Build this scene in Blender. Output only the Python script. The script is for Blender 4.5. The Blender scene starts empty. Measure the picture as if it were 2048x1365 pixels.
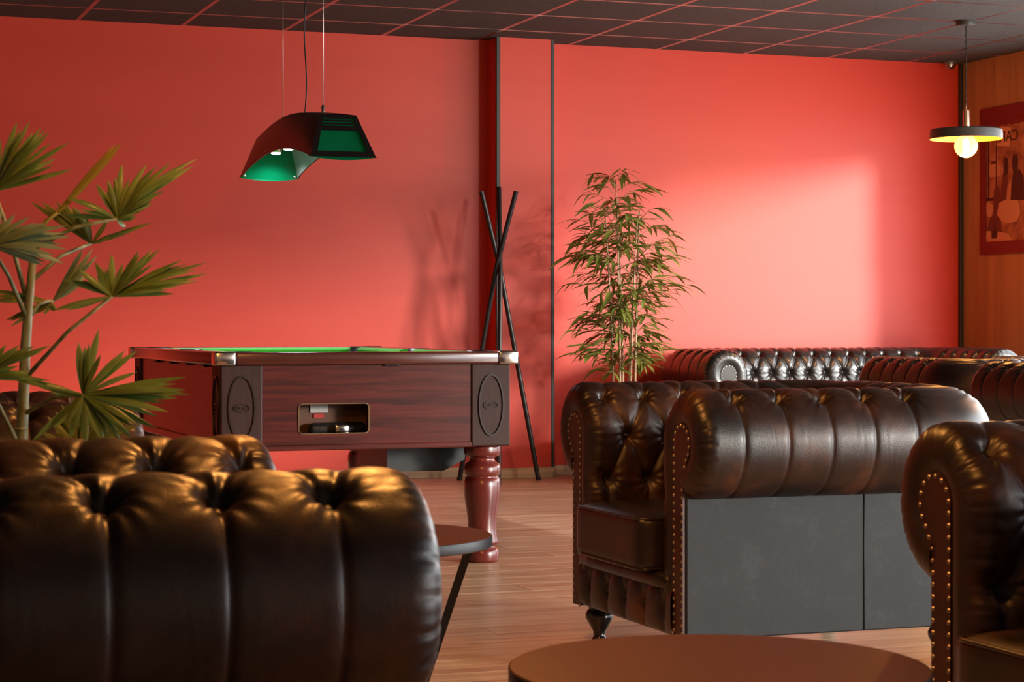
import bpy, bmesh, math, random
import numpy as np
from mathutils import Vector, Matrix

PI = math.pi
R = math.radians
random.seed(7)
scene = bpy.context.scene
COL = scene.collection

# ------------------------------------------------------------------ camera
CAM_H, THETA, FPX = 0.92, R(19.9), 4100.0
cam_data = bpy.data.cameras.new('camera')
cam = bpy.data.objects.new('camera', cam_data)
COL.objects.link(cam)
cam.location = (0, 0, CAM_H)
cam.rotation_euler = (R(90), 0, -THETA)
cam_data.sensor_width = 36
cam_data.lens = FPX / 2048 * 36
cam_data.shift_y = -30.5 / 2048
cam_data.clip_start = 0.05
cam_data.dof.use_dof = True
cam_data.dof.focus_distance = 8.4
cam_data.dof.aperture_fstop = 16.0
scene.camera = cam

# ------------------------------------------------------------------ light
world = bpy.data.worlds.new('sky')
scene.world = world
world.use_nodes = True
bg = world.node_tree.nodes['Background']
bg.inputs['Color'].default_value = (0.93, 0.97, 1.0, 1)
bg.inputs['Strength'].default_value = 6.0

sun_data = bpy.data.lights.new('sun', 'SUN')
sun_data.energy = 3.2
sun_data.angle = R(9)
sun_data.color = (1.0, 0.93, 0.82)
sun = bpy.data.objects.new('sun', sun_data)
COL.objects.link(sun)
SAZ, SEL = R(39), R(8.5)                    # through the glazing of the right wall, low
sdir = Vector((-math.sin(SAZ) * math.cos(SEL), math.cos(SAZ) * math.cos(SEL), -math.sin(SEL)))
sun.rotation_euler = sdir.to_track_quat('-Z', 'Y').to_euler()

scene.view_settings.view_transform = 'Standard'
scene.view_settings.look = 'None'
scene.view_settings.exposure = 0.24
scene.view_settings.gamma = 1.0
scene.view_settings.use_curve_mapping = False
scene.cycles.use_denoising = True
scene.cycles.sample_clamp_indirect = 6.0
scene.cycles.caustics_reflective = False
scene.cycles.caustics_refractive = False

# room extents
XL, XR, YB, YW, ZC = -4.6, 7.45, -3.6, 11.8, 2.665
WIN_HEAD = 2.17


def portal(name, loc, rot, sx, sy):
    d = bpy.data.lights.new(name, 'AREA')
    d.shape = 'RECTANGLE'
    d.size, d.size_y = sx, sy
    d.cycles.is_portal = True
    o = bpy.data.objects.new(name, d)
    o.location, o.rotation_euler = loc, rot
    COL.objects.link(o)


portal('window_portal', (XR + 0.05, 3.6, WIN_HEAD / 2 + 0.02), (0, R(90), 0), WIN_HEAD - 0.1, 14.0)

# ------------------------------------------------------------------ materials
MATS = {}


def principled(name, color, rough=0.5, metal=0.0, spec=0.5, coat=0.0, coat_rough=0.1, sheen=0.0):
    m = bpy.data.materials.new(name)
    m.use_nodes = True
    b = m.node_tree.nodes['Principled BSDF']
    b.inputs['Base Color'].default_value = (*color, 1)
    b.inputs['Roughness'].default_value = rough
    b.inputs['Metallic'].default_value = metal
    b.inputs['Specular IOR Level'].default_value = spec
    b.inputs['Coat Weight'].default_value = coat
    b.inputs['Coat Roughness'].default_value = coat_rough
    b.inputs['Sheen Weight'].default_value = sheen
    MATS[name] = m
    return m


def nodes(m):
    return m.node_tree.nodes, m.node_tree.links, m.node_tree.nodes['Principled BSDF']


def add_noise(m, colors, scale=(5, 5, 5), detail=5, rough=0.6, ramp=(0.35, 0.65), coord='Object', bump=0.0,
              bump_scale=None, distort=0.0, rough_var=None, rand=0.0):
    """mix of colours by stretched noise, optional fine bump and roughness variation"""
    N, L, b = nodes(m)
    tc = N.new('ShaderNodeTexCoord')
    mp = N.new('ShaderNodeMapping')
    mp.inputs['Scale'].default_value = scale
    L.new(tc.outputs[coord], mp.inputs['Vector'])
    vec = mp.outputs['Vector']
    if rand:
        oi = N.new('ShaderNodeObjectInfo')
        ad = N.new('ShaderNodeVectorMath')
        ad.operation = 'MULTIPLY_ADD'
        L.new(oi.outputs['Random'], ad.inputs[0])
        ad.inputs[1].default_value = (37.0, 91.0, 53.0)
        L.new(vec, ad.inputs[2])
        vec = ad.outputs[0]
    n = N.new('ShaderNodeTexNoise')
    n.inputs['Scale'].default_value = 1.0
    n.inputs['Detail'].default_value = detail
    n.inputs['Roughness'].default_value = rough
    n.inputs['Distortion'].default_value = distort
    L.new(vec, n.inputs['Vector'])
    cr = N.new('ShaderNodeValToRGB')
    e = cr.color_ramp.elements
    e[0].position, e[1].position = ramp
    e[0].color, e[1].color = (*colors[0], 1), (*colors[-1], 1)
    for k, c in enumerate(colors[1:-1]):
        q = e.new(ramp[0] + (ramp[1] - ramp[0]) * (k + 1) / (len(colors) - 1))
        q.color = (*c, 1)
    L.new(n.outputs['Fac'], cr.inputs['Fac'])
    col = cr.outputs['Color']
    if rand:
        hs = N.new('ShaderNodeHueSaturation')
        mr = N.new('ShaderNodeMapRange')
        mr.inputs['To Min'].default_value = 1 - rand
        mr.inputs['To Max'].default_value = 1 + rand
        L.new(oi.outputs['Random'], mr.inputs['Value'])
        L.new(mr.outputs['Result'], hs.inputs['Value'])
        L.new(col, hs.inputs['Color'])
        col = hs.outputs['Color']
    L.new(col, b.inputs['Base Color'])
    if rough_var:
        mr = N.new('ShaderNodeMapRange')
        mr.inputs['From Min'].default_value, mr.inputs['From Max'].default_value = ramp
        mr.inputs['To Min'].default_value, mr.inputs['To Max'].default_value = rough_var
        L.new(n.outputs['Fac'], mr.inputs['Value'])
        L.new(mr.outputs['Result'], b.inputs['Roughness'])
    if bump:
        bn = N.new('ShaderNodeTexNoise')
        bn.inputs['Scale'].default_value = bump_scale or 200
        bn.inputs['Detail'].default_value = 3
        L.new(tc.outputs[coord], bn.inputs['Vector'])
        bp = N.new('ShaderNodeBump')
        bp.inputs['Strength'].default_value = bump
        bp.inputs['Distance'].default_value = 0.002
        L.new(bn.outputs['Fac'], bp.inputs['Height'])
        L.new(bp.outputs['Normal'], b.inputs['Normal'])
    return m


add_noise(principled('red_paint', (0.6, 0.06, 0.04), 0.42, spec=0.45), [(0.63, 0.046, 0.022), (0.675, 0.052, 0.026)],
          scale=(0.5, 0.5, 3), bump=0.12, bump_scale=260)
add_noise(principled('oak_panel', (0.4, 0.2, 0.1), 0.45), [(0.30, 0.145, 0.062), (0.40, 0.21, 0.10), (0.46, 0.255, 0.125)],
          scale=(10, 10, 0.7), ramp=(0.3, 0.7), distort=0.5)
add_noise(principled('skirting_wood', (0.4, 0.25, 0.13), 0.45), [(0.42, 0.27, 0.15), (0.66, 0.47, 0.29)], scale=(1.2, 6, 40), ramp=(0.3, 0.7))
add_noise(principled('floor_wood', (0.4, 0.2, 0.1), 0.38, spec=0.45),
          [(0.29, 0.14, 0.08), (0.56, 0.35, 0.21), (0.67, 0.475, 0.305), (0.77, 0.61, 0.44)],
          scale=(1.6, 34, 1), detail=9, rough=0.68, ramp=(0.32, 0.69), rand=0.10, distort=0.4, rough_var=(0.28, 0.40))
add_noise(principled('floor_base', (0.3, 0.14, 0.07), 0.4), [(0.30, 0.14, 0.07), (0.58, 0.34, 0.19)], scale=(1.6, 30, 1), ramp=(0.3, 0.7))
add_noise(principled('ceiling_fibre', (0.06, 0.05, 0.045), 0.85, spec=0.2), [(0.034, 0.028, 0.024), (0.080, 0.067, 0.058)], scale=(70, 130, 70),
          detail=3, ramp=(0.3, 0.7))
principled('grid_metal', (0.42, 0.34, 0.32), 0.28, metal=1.0)
principled('ceiling_slab', (0.04, 0.033, 0.03), 0.9)
add_noise(principled('plaster_wall', (0.45, 0.38, 0.3), 0.7), [(0.42, 0.33, 0.25), (0.48, 0.39, 0.30)], scale=(2, 2, 2))
principled('dark_trim', (0.028, 0.024, 0.023), 0.45)
principled('window_frame_paint', (0.03, 0.03, 0.032), 0.5)
add_noise(principled('leather', (0.04, 0.02, 0.015), 0.4, spec=0.5, coat=0.12, coat_rough=0.25),
          [(0.010, 0.0052, 0.0036), (0.027, 0.0095, 0.0052), (0.095, 0.028, 0.008)], scale=(5.5, 5.5, 5.5), detail=4, ramp=(0.36, 0.74),
          bump=0.22, bump_scale=380, rough_var=(0.36, 0.46))
add_noise(principled('leather_black', (0.02, 0.018, 0.018), 0.3, spec=0.6, coat=0.2, coat_rough=0.2),
          [(0.012, 0.011, 0.012), (0.03, 0.024, 0.022)], scale=(5, 5, 5), bump=0.08, bump_scale=420)
add_noise(principled('panel_leather', (0.06, 0.06, 0.062), 0.56, spec=0.3), [(0.009, 0.0108, 0.0135), (0.0135, 0.0158, 0.019), (0.032, 0.036, 0.041)],
          scale=(9, 9, 9), detail=9, rough=0.72, ramp=(0.33, 0.8), bump=0.1, bump_scale=300)
add_noise(principled('post_leather', (0.05, 0.014, 0.01), 0.4), [(0.030, 0.010, 0.008), (0.06, 0.017, 0.012)], scale=(8, 8, 8))
principled('brass_nail', (0.40, 0.34, 0.26), 0.35, metal=1.0)
principled('silver_nail', (0.62, 0.60, 0.62), 0.25, metal=1.0)
principled('black_wood', (0.012, 0.010, 0.010), 0.22, coat=0.4)
add_noise(principled('mahogany', (0.1, 0.02, 0.014), 0.3, spec=0.35, coat=0.12, coat_rough=0.1),
          [(0.022, 0.0035, 0.003), (0.085, 0.011, 0.007), (0.135, 0.022, 0.014)],
          scale=(2.2, 2.2, 42), detail=6, ramp=(0.28, 0.74), distort=0.8)
add_noise(principled('mahogany_rail', (0.08, 0.02, 0.014), 0.22, coat=0.6, coat_rough=0.08),
          [(0.055, 0.014, 0.01), (0.12, 0.03, 0.02)], scale=(4, 4, 30), ramp=(0.3, 0.7))
add_noise(principled('leg_paint', (0.2, 0.035, 0.028), 0.3, coat=0.5, coat_rough=0.15), [(0.11, 0.014, 0.011), (0.15, 0.020, 0.015)], scale=(6, 6, 6))
add_noise(principled('pilaster_plastic', (0.085, 0.037, 0.028), 0.48, spec=0.22), [(0.036, 0.014, 0.011), (0.048, 0.019, 0.015)], scale=(60, 60, 6), bump=0.1)
principled('pilaster_moulding', (0.022, 0.008, 0.007), 0.3)
add_noise(principled('green_cloth', (0.03, 0.32, 0.02), 0.85, spec=0.2, sheen=0.3), [(0.028, 0.30, 0.02), (0.04, 0.37, 0.028)], scale=(90, 90, 90), bump=0.1, bump_scale=600)
principled('chrome', (0.70, 0.64, 0.60), 0.16, metal=1.0)
principled('bronze_rim', (0.30, 0.19, 0.10), 0.3, metal=1.0)
principled('black_plastic', (0.012, 0.013, 0.014), 0.4)
principled('void_black', (0.006, 0.005, 0.005), 0.8)
principled('inner_wood', (0.10, 0.035, 0.012), 0.6)
principled('paper', (0.5, 0.5, 0.48), 0.8)
principled('red_print', (0.45, 0.02, 0.02), 0.6)
principled('lamp_black', (0.010, 0.008, 0.008), 0.28)
principled('lamp_inside', (0.55, 0.56, 0.54), 0.35, metal=0.6)
principled('steel_wire', (0.75, 0.72, 0.70), 0.3, metal=0.8)
principled('cord_black', (0.01, 0.01, 0.01), 0.5)
principled('stand_black', (0.022, 0.020, 0.020), 0.33, metal=0.3)
principled('shade_grey', (0.06, 0.055, 0.05), 0.4)
principled('shade_gold', (0.75, 0.42, 0.10), 0.4, metal=0.3)
principled('brass', (0.80, 0.62, 0.46), 0.22, metal=1.0)
principled('table_black', (0.09, 0.036, 0.022), 0.42, spec=0.5)
principled('table_edge', (0.03, 0.032, 0.034), 0.4)
principled('pot_clay', (0.03, 0.028, 0.026), 0.5)
add_noise(principled('soil', (0.03, 0.02, 0.012), 0.9), [(0.02, 0.012, 0.008), (0.05, 0.03, 0.02)], scale=(60, 60, 60))
add_noise(principled('cane', (0.42, 0.27, 0.15), 0.45), [(0.36, 0.23, 0.12), (0.52, 0.36, 0.22)], scale=(40, 40, 6))
principled('twig', (0.30, 0.20, 0.09), 0.6)
add_noise(principled('palm_stem', (0.2, 0.2, 0.08), 0.5), [(0.11, 0.12, 0.03), (0.30, 0.31, 0.16)], scale=(60, 60, 9), ramp=(0.35, 0.65))
principled('dome_dark', (0.35, 0.33, 0.32), 0.08, metal=1.0)


def leaf_mat(name, c1, c2, rough=0.4, trans=0.25):
    m = principled(name, c1, rough, spec=0.4)
    add_noise(m, [c1, c2], scale=(6, 6, 6), rand=0.22)
    N, L, b = nodes(m)
    src = b.inputs['Base Color'].links[0].from_socket
    tr = N.new('ShaderNodeBsdfTranslucent')
    L.new(src, tr.inputs['Color'])
    mx = N.new('ShaderNodeMixShader')
    mx.inputs['Fac'].default_value = trans
    out = N['Material Output']
    L.new(b.outputs[0], mx.inputs[1])
    L.new(tr.outputs[0], mx.inputs[2])
    L.new(mx.outputs[0], out.inputs['Surface'])
    return m


leaf_mat('palm_green', (0.11, 0.18, 0.03), (0.25, 0.33, 0.085), 0.3)
leaf_mat('palm_pale', (0.19, 0.26, 0.12), (0.31, 0.39, 0.22), 0.4)
leaf_mat('palm_olive', (0.15, 0.165, 0.025), (0.25, 0.25, 0.05), 0.4)
leaf_mat('palm_yellow', (0.34, 0.26, 0.03), (0.46, 0.36, 0.06), 0.45)
leaf_mat('bamboo_leaf', (0.16, 0.21, 0.034), (0.33, 0.36, 0.085), 0.36, 0.2)


def emission(name, color, strength):
    m = bpy.data.materials.new(name)
    m.use_nodes = True
    N, L = m.node_tree.nodes, m.node_tree.links
    N.remove(N['Principled BSDF'])
    e = N.new('ShaderNodeEmission')
    e.inputs['Color'].default_value = (*color, 1)
    e.inputs['Strength'].default_value = strength
    L.new(e.outputs[0], N['Material Output'].inputs['Surface'])
    MATS[name] = m


emission('led_white', (0.86, 0.86, 1.0), 14)
emission('bulb_filament', (1.0, 0.54, 0.15), 60)


def glow_glass():
    """amber glass globe: clear tinted glass lit by its own filament"""
    m = bpy.data.materials.new('bulb_glass')
    m.use_nodes = True
    N, L = m.node_tree.nodes, m.node_tree.links
    b = N['Principled BSDF']
    b.inputs['Base Color'].default_value = (1.0, 0.70, 0.32, 1)
    b.inputs['Roughness'].default_value = 0.12
    b.inputs['Emission Color'].default_value = (1.0, 0.58, 0.18, 1)
    b.inputs['Emission Strength'].default_value = 2.2
    tr = N.new('ShaderNodeBsdfTransparent')
    tr.inputs['Color'].default_value = (1.0, 0.75, 0.4, 1)
    mx = N.new('ShaderNodeMixShader')
    mx.inputs['Fac'].default_value = 0.5
    L.new(b.outputs[0], mx.inputs[1])
    L.new(tr.outputs[0], mx.inputs[2])
    L.new(mx.outputs[0], N['Material Output'].inputs['Surface'])
    MATS['bulb_glass'] = m


glow_glass()


def acrylic():
    m = principled('green_acrylic', (0.0, 0.22, 0.09), 0.25)
    N, L, b = nodes(m)
    tr = N.new('ShaderNodeBsdfTranslucent')
    tr.inputs['Color'].default_value = (0.0, 0.45, 0.18, 1)
    mx = N.new('ShaderNodeMixShader')
    mx.inputs['Fac'].default_value = 0.35
    L.new(b.outputs[0], mx.inputs[1])
    L.new(tr.outputs[0], mx.inputs[2])
    L.new(mx.outputs[0], N['Material Output'].inputs['Surface'])


acrylic()

# ------------------------------------------------------------------ mesh helpers


def link(name, data, parent=None, loc=(0, 0, 0), rot=(0, 0, 0)):
    o = bpy.data.objects.new(name, data)
    o.location, o.rotation_euler = loc, rot
    o.parent = parent
    COL.objects.link(o)
    return o


def mkmesh(name, geo, mat, smooth=False):
    v, f = geo
    me = bpy.data.meshes.new(name)
    me.from_pydata([tuple(map(float, p)) for p in v], [], [tuple(int(i) for i in q) for q in f])
    me.materials.append(MATS[mat] if isinstance(mat, str) else mat)
    if smooth is True:
        me.polygons.foreach_set('use_smooth', [True] * len(me.polygons))
    elif smooth:
        me.polygons.foreach_set('use_smooth', [True] * len(me.polygons))
        me.set_sharp_from_angle(angle=R(smooth))
    me.update()
    return me


def part(name, geo, mat, parent=None, smooth=False, loc=(0, 0, 0), rot=(0, 0, 0)):
    return link(name, mkmesh(name, geo, mat, smooth), parent, loc, rot)


def thing(name, label, cat, loc=(0, 0, 0), rz=0.0, group=None):
    o = link(name, None, None, loc, (0, 0, rz))
    o.empty_display_size = 0.1
    return tag(o, label, cat, group)


def tag(o, label, cat, group=None):
    o['label'], o['category'] = label, cat
    if group:
        o['group'] = group
    return o


def struct(o, label=None):
    o['kind'] = 'structure'
    if label:
        o['label'] = label
    return o


def join(*gs):
    V, F = [], []
    for v, f in gs:
        k = len(V)
        V.extend([tuple(p) for p in v])
        F.extend([tuple(i + k for i in q) for q in f])
    return V, F


def xf(geo, mat):
    v, f = geo
    return [tuple(mat @ Vector(p)) for p in v], f


def mv(geo, x=0, y=0, z=0):
    return [(p[0] + x, p[1] + y, p[2] + z) for p in geo[0]], geo[1]


def box(x0, x1, y0, y1, z0, z1):
    v = [(x0, y0, z0), (x1, y0, z0), (x1, y1, z0), (x0, y1, z0), (x0, y0, z1), (x1, y0, z1), (x1, y1, z1), (x0, y1, z1)]
    f = [(0, 3, 2, 1), (4, 5, 6, 7), (0, 1, 5, 4), (1, 2, 6, 5), (2, 3, 7, 6), (3, 0, 4, 7)]
    return v, f


def bbox(x0, x1, y0, y1, z0, z1, r=0.004, n=2):
    """bevelled box"""
    bm = bmesh.new()
    v, f = box(x0, x1, y0, y1, z0, z1)
    bv = [bm.verts.new(p) for p in v]
    for q in f:
        bm.faces.new([bv[i] for i in q])
    bmesh.ops.bevel(bm, geom=bm.edges[:], offset=r, segments=n, profile=0.5, affect='EDGES')
    bm.verts.index_update()
    out = [tuple(p.co) for p in bm.verts], [tuple(p.index for p in q.verts) for q in bm.faces]
    bm.free()
    return out


def lathe(prof, n=32, cap=True):
    V, F = [], []
    for r, z in prof:
        for k in range(n):
            a = 2 * PI * k / n
            V.append((r * math.cos(a), r * math.sin(a), z))
    for i in range(len(prof) - 1):
        for k in range(n):
            a, b = i * n + k, i * n + (k + 1) % n
            F.append((a, b, b + n, a + n))
    if cap:
        F.append(tuple(range(n - 1, -1, -1)))
        F.append(tuple((len(prof) - 1) * n + k for k in range(n)))
    return V, F


def tube(pts, rad, n=8, cap=True, closed=False):
    pts = [Vector(p) for p in pts]
    m = len(pts)
    rads = rad if isinstance(rad, (list, tuple)) else [rad] * m
    V, F = [], []
    up = Vector((0, 0, 1))
    prev = None
    for i, p in enumerate(pts):
        if closed:
            d = pts[(i + 1) % m] - pts[i - 1]
        else:
            d = pts[min(i + 1, m - 1)] - pts[max(i - 1, 0)]
        d.normalize()
        if prev is None:
            ref = up if abs(d.z) < 0.9 else Vector((1, 0, 0))
            a = d.cross(ref).normalized()
        else:
            a = (prev - d * prev.dot(d))
            a = a.normalized() if a.length > 1e-6 else d.orthogonal().normalized()
        prev = a
        b = d.cross(a)
        for k in range(n):
            t = 2 * PI * k / n
            V.append(tuple(p + (a * math.cos(t) + b * math.sin(t)) * rads[i]))
    for i in range(m - (0 if closed else 1)):
        for k in range(n):
            a, b = i * n + k, i * n + (k + 1) % n
            c, d = ((i + 1) % m) * n + (k + 1) % n, ((i + 1) % m) * n + k
            F.append((a, b, c, d))
    if cap and not closed:
        F.append(tuple(range(n - 1, -1, -1)))
        F.append(tuple((m - 1) * n + k for k in range(n)))
    return V, F


def prism(poly, z0, z1):
    """polygon in XY extruded along Z"""
    n = len(poly)
    V = [(x, y, z0) for x, y in poly] + [(x, y, z1) for x, y in poly]
    F = [tuple(range(n - 1, -1, -1)), tuple(range(n, 2 * n))]
    F += [(k, (k + 1) % n, n + (k + 1) % n, n + k) for k in range(n)]
    return V, F


def ring(outer, inner, z0, z1):
    """band between two polygons with the same number of points, extruded along Z"""
    n = len(outer)
    V = [(x, y, z0) for x, y in outer] + [(x, y, z0) for x, y in inner] + [(x, y, z1) for x, y in outer] + [(x, y, z1) for x, y in inner]
    F = []
    for k in range(n):
        j = (k + 1) % n
        F += [(k, n + k, n + j, j), (2 * n + k, 2 * n + j, 3 * n + j, 3 * n + k), (k, j, 2 * n + j, 2 * n + k), (n + k, 3 * n + k, 3 * n + j, n + j)]
    return V, F


def rrect(w, h, r, n=6, cx=0, cy=0):
    P = []
    for (sx, sy, a0) in ((1, 1, 0), (-1, 1, 90), (-1, -1, 180), (1, -1, 270)):
        for k in range(n + 1):
            a = R(a0 + 90 * k / n)
            P.append((cx + sx * (w / 2 - r) + r * math.cos(a), cy + sy * (h / 2 - r) + r * math.sin(a)))
    return P


def ellipse(a, b, n=40, cx=0, cy=0):
    return [(cx + a * math.cos(2 * PI * k / n), cy + b * math.sin(2 * PI * k / n)) for k in range(n)]


def stand_xz(geo, y=0.0):
    """geometry drawn in XY with depth Z -> front face towards -Y"""
    return [(p[0], y - p[2], p[1]) for p in geo[0]], geo[1]


def dome(r, h, n=10, m=3):
    V, F = [], []
    for i in range(m):
        a = PI / 2 * i / m
        for k in range(n):
            t = 2 * PI * k / n
            V.append((r * math.cos(a) * math.cos(t), r * math.cos(a) * math.sin(t), h * math.sin(a)))
    V.append((0, 0, h))
    for i in range(m - 1):
        for k in range(n):
            j = (k + 1) % n
            F.append((i * n + k, i * n + j, (i + 1) * n + j, (i + 1) * n + k))
    for k in range(n):
        F.append(((m - 1) * n + k, (m - 1) * n + (k + 1) % n, m * n))
    return V, F


def rounded(sx, sy, sz, r, n=12, crown=0.0):
    """cushion: rounded box centred on the origin, top swelling by crown"""
    bm = bmesh.new()
    bmesh.ops.create_cube(bm, size=2)
    bmesh.ops.subdivide_edges(bm, edges=bm.edges[:], cuts=n, use_grid_fill=True)
    for v in bm.verts:
        p = Vector((v.co.x * sx / 2, v.co.y * sy / 2, v.co.z * sz / 2))
        q = Vector((max(-sx / 2 + r, min(sx / 2 - r, p.x)), max(-sy / 2 + r, min(sy / 2 - r, p.y)), max(-sz / 2 + r, min(sz / 2 - r, p.z))))
        d = p - q
        if d.length > 1e-9:
            p = q + d.normalized() * r
        w = max(0, 1 - (2 * p.x / sx) ** 2) * max(0, 1 - (2 * p.y / sy) ** 2)
        p.z += crown * (w ** 0.6) * (1 if v.co.z > 0 else -0.25) * min(1, abs(v.co.z))
        v.co = p
    bm.verts.index_update()
    out = [tuple(p.co) for p in bm.verts], [tuple(p.index for p in q.verts) for q in bm.faces]
    bm.free()
    return out


def grid_faces(nu, nv, closed_u=False):
    F = []
    for i in range(nu - 1):
        for j in range(nv - 1):
            a = i * nv + j
            F.append((a, a + 1, a + nv + 1, a + nv))
    return F


def copy_tree(o, parent=None):
    c = o.copy()
    COL.objects.link(c)
    c.parent = parent
    for ch in list(o.children):
        copy_tree(ch, c)
    return c


def text_geo(txt, size, depth=0.001):
    cu = bpy.data.curves.new('lettering', 'FONT')
    cu.body, cu.size, cu.extrude = txt, size, depth
    cu.align_x, cu.align_y = 'CENTER', 'CENTER'
    cu.resolution_u = 3
    o = bpy.data.objects.new('lettering', cu)
    COL.objects.link(o)
    dg = bpy.context.evaluated_depsgraph_get()
    me = bpy.data.meshes.new_from_object(o.evaluated_get(dg))
    geo = [tuple(v.co) for v in me.vertices], [tuple(p.vertices) for p in me.polygons]
    bpy.data.objects.remove(o)
    bpy.data.curves.remove(cu)
    bpy.data.meshes.remove(me)
    return geo


# ------------------------------------------------------------------ room shell
PX0, PX1, PD = 4.113, 4.478, 0.175            # pillar
struct(part('wall_back', box(XL, XR, YW, YW + 0.2, 0, ZC + 0.1), 'red_paint'), 'matt red painted back wall')
pil = struct(part('wall_pillar', box(PX0, PX1, YW - PD, YW, 0, ZC), 'red_paint'), 'red boxed pillar standing out of the back wall')
for k, x in enumerate((PX0, PX1)):
    s = 1 if k == 0 else -1
    struct(part('trim_%d' % (k + 1), join(box(x - 0.003 * s, x + 0.019 * s, YW - PD - 0.004, YW - PD, 0.062, ZC) if s > 0 else
                                         box(x - 0.016, x + 0.003, YW - PD - 0.004, YW - PD, 0.062, ZC),
                                         box(min(x - 0.004 * s, x), max(x - 0.004 * s, x), YW - PD, YW - PD + 0.018, 0.062, ZC)), 'dark_trim'),
           'dark metal corner profile on the pillar edge')
struct(part('trim_3', bbox(XR - 0.026, XR, YW - 0.026, YW, 0.062, ZC, 0.003), 'dark_trim'), 'dark corner profile between red wall and wooden wall')
struct(part('wall_left', box(XL - 0.2, XL, YB, YW, 0, ZC + 0.1), 'plaster_wall'))
# right wall: oak clad pier by the corner, glazing beyond it
OAK_Y = 10.96
wr = struct(part('wall_right', box(XR, XR + 0.2, OAK_Y, YW, 0, ZC + 0.1), 'oak_panel'), 'oak clad side wall at the far right')
struct(part('wall_right_lintel', box(XR, XR + 0.2, YB, OAK_Y, WIN_HEAD, ZC + 0.1), 'oak_panel'))
struct(part('wall_front', box(XL, XR + 0.2, YB - 0.2, YB, 0, ZC + 0.1), 'plaster_wall'))
wf = struct(part('window_1', join(*[box(XR + 0.06, XR + 0.12, y - 0.03, y + 0.03, 0, WIN_HEAD) for y in (-3.57, -1.2, 1.2, 3.6, 6.0)],
                                  box(XR + 0.06, XR + 0.12, YB, OAK_Y, 0, 0.06)), 'window_frame_paint'), 'tall glazed front along the right side')
# skirting
SK = 0.062
struct(part('baseboard_back', join(bbox(XL, PX0, YW - 0.014, YW, 0, SK, 0.003), bbox(PX1, XR, YW - 0.014, YW, 0, SK, 0.003)), 'skirting_wood'), 'light wooden skirting board')
struct(part('baseboard_pillar', join(bbox(PX0 - 0.013, PX1 + 0.013, YW - PD - 0.014, YW - PD, 0, SK, 0.003), bbox(PX0 - 0.013, PX0, YW - PD, YW - 0.014, 0, SK, 0.003),
                                     bbox(PX1, PX1 + 0.013, YW - PD, YW - 0.014, 0, SK, 0.003)), 'skirting_wood'), 'light wooden skirting around the pillar')
struct(part('baseboard_right', bbox(XR - 0.014, XR, OAK_Y, YW - 0.014, 0, SK, 0.003), 'skirting_wood'))

# floor with laid planks
floor = struct(part('floor', box(XL, XR, YB, YW, -0.1, -0.012), 'floor_base'), 'brown laminate plank floor')
part('plank_underlay', join(box(XL, XR, YB, 3.438, -0.012, 0), box(XL, 0.2, 3.438, YW, -0.012, 0)), 'floor_base', floor)
PW, PL = 0.19, 1.285
plank_me = mkmesh('plank', bbox(0, PL - 0.0012, 0, PW - 0.0012, -0.012, 0, 0.0012, 1), 'floor_wood')
row, y = 0, YW
while y - PW > 3.43:
    y -= PW
    x = 0.2 - (row * 0.47 % 1) * PL
    while x < XR:
        a, b = max(x, 0.2), min(x + PL, XR)
        if b - a > 0.02:
            if a == x and b == x + PL:
                link('plank', plank_me, floor, (x, y, 0))
            else:
                part('plank', bbox(0, b - a - 0.0012, 0, PW - 0.0012, -0.012, 0, 0.0012, 1), 'floor_wood', floor, loc=(a, y, 0))
        x += PL
    row += 1

# suspended ceiling
ceil = struct(part('ceiling', box(XL, XR, YB, YW, ZC + 0.012, ZC + 0.1), 'ceiling_slab'), 'dark suspended tile ceiling')
part('plain_ceiling', box(XL, XR, YB, 3.54, ZC - 0.006, ZC + 0.012), 'ceiling_fibre', ceil)
gx = [1.646 + 0.6 * k for k in range(-10, 10)]
gy = [11.34 - 0.6 * k for k in range(0, 14)]
xs = [XL] + [g for g in gx if XL + 0.05 < g < XR - 0.05] + [XR]
ys = [YW] + gy
G = 0.011
for i in range(len(xs) - 1):
    for j in range(len(ys) - 1):
        x0, x1 = xs[i] + (G if i else 0), xs[i + 1] - (G if i < len(xs) - 2 else 0)
        y1, y0 = ys[j] - (G if j else 0), ys[j + 1] + G
        part('ceiling_tile', bbox(0, x1 - x0, 0, y1 - y0, -0.006, 0.012, 0.002, 1), 'ceiling_fibre', ceil, loc=(x0, y0, ZC))
for g in xs[1:-1]:
    part('grid_bar', box(-0.012, 0.012, ys[-1], YW, -0.0062, 0.006), 'grid_metal', ceil, loc=(g, 0, ZC))
for g in gy:
    part('grid_bar', box(XL, XR, -0.012, 0.012, -0.0066, 0.006), 'grid_metal', ceil, loc=(0, g, ZC))

# ------------------------------------------------------------------ chesterfields
SP = 0.125                                    # button spacing
RA, RB, UC, VC = 0.135, 0.14, 0.135, 0.615    # roll of arms and back
U_PANEL = 0.15
ROWS = [0.26, 0.385, 0.515, 0.68]
V0 = 0.22


def profile(s):
    """outline of arm / back section by arc length: inner face, over the roll, to the panel under it"""
    s = np.asarray(s, float)
    straight = VC - V0
    ph = PI - (s - straight) / ((RA + RB) / 2)
    on = s < straight
    u = np.where(on, 0.0, UC + RA * np.cos(ph))
    v = np.where(on, V0 + s, VC + RB * np.sin(ph))
    nu = np.where(on, -1.0, np.cos(ph))
    nv = np.where(on, 0.0, np.sin(ph))
    return u, v, nu, nv


S_END = (VC - V0) + (PI + R(84)) * (RA + RB) / 2


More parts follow.
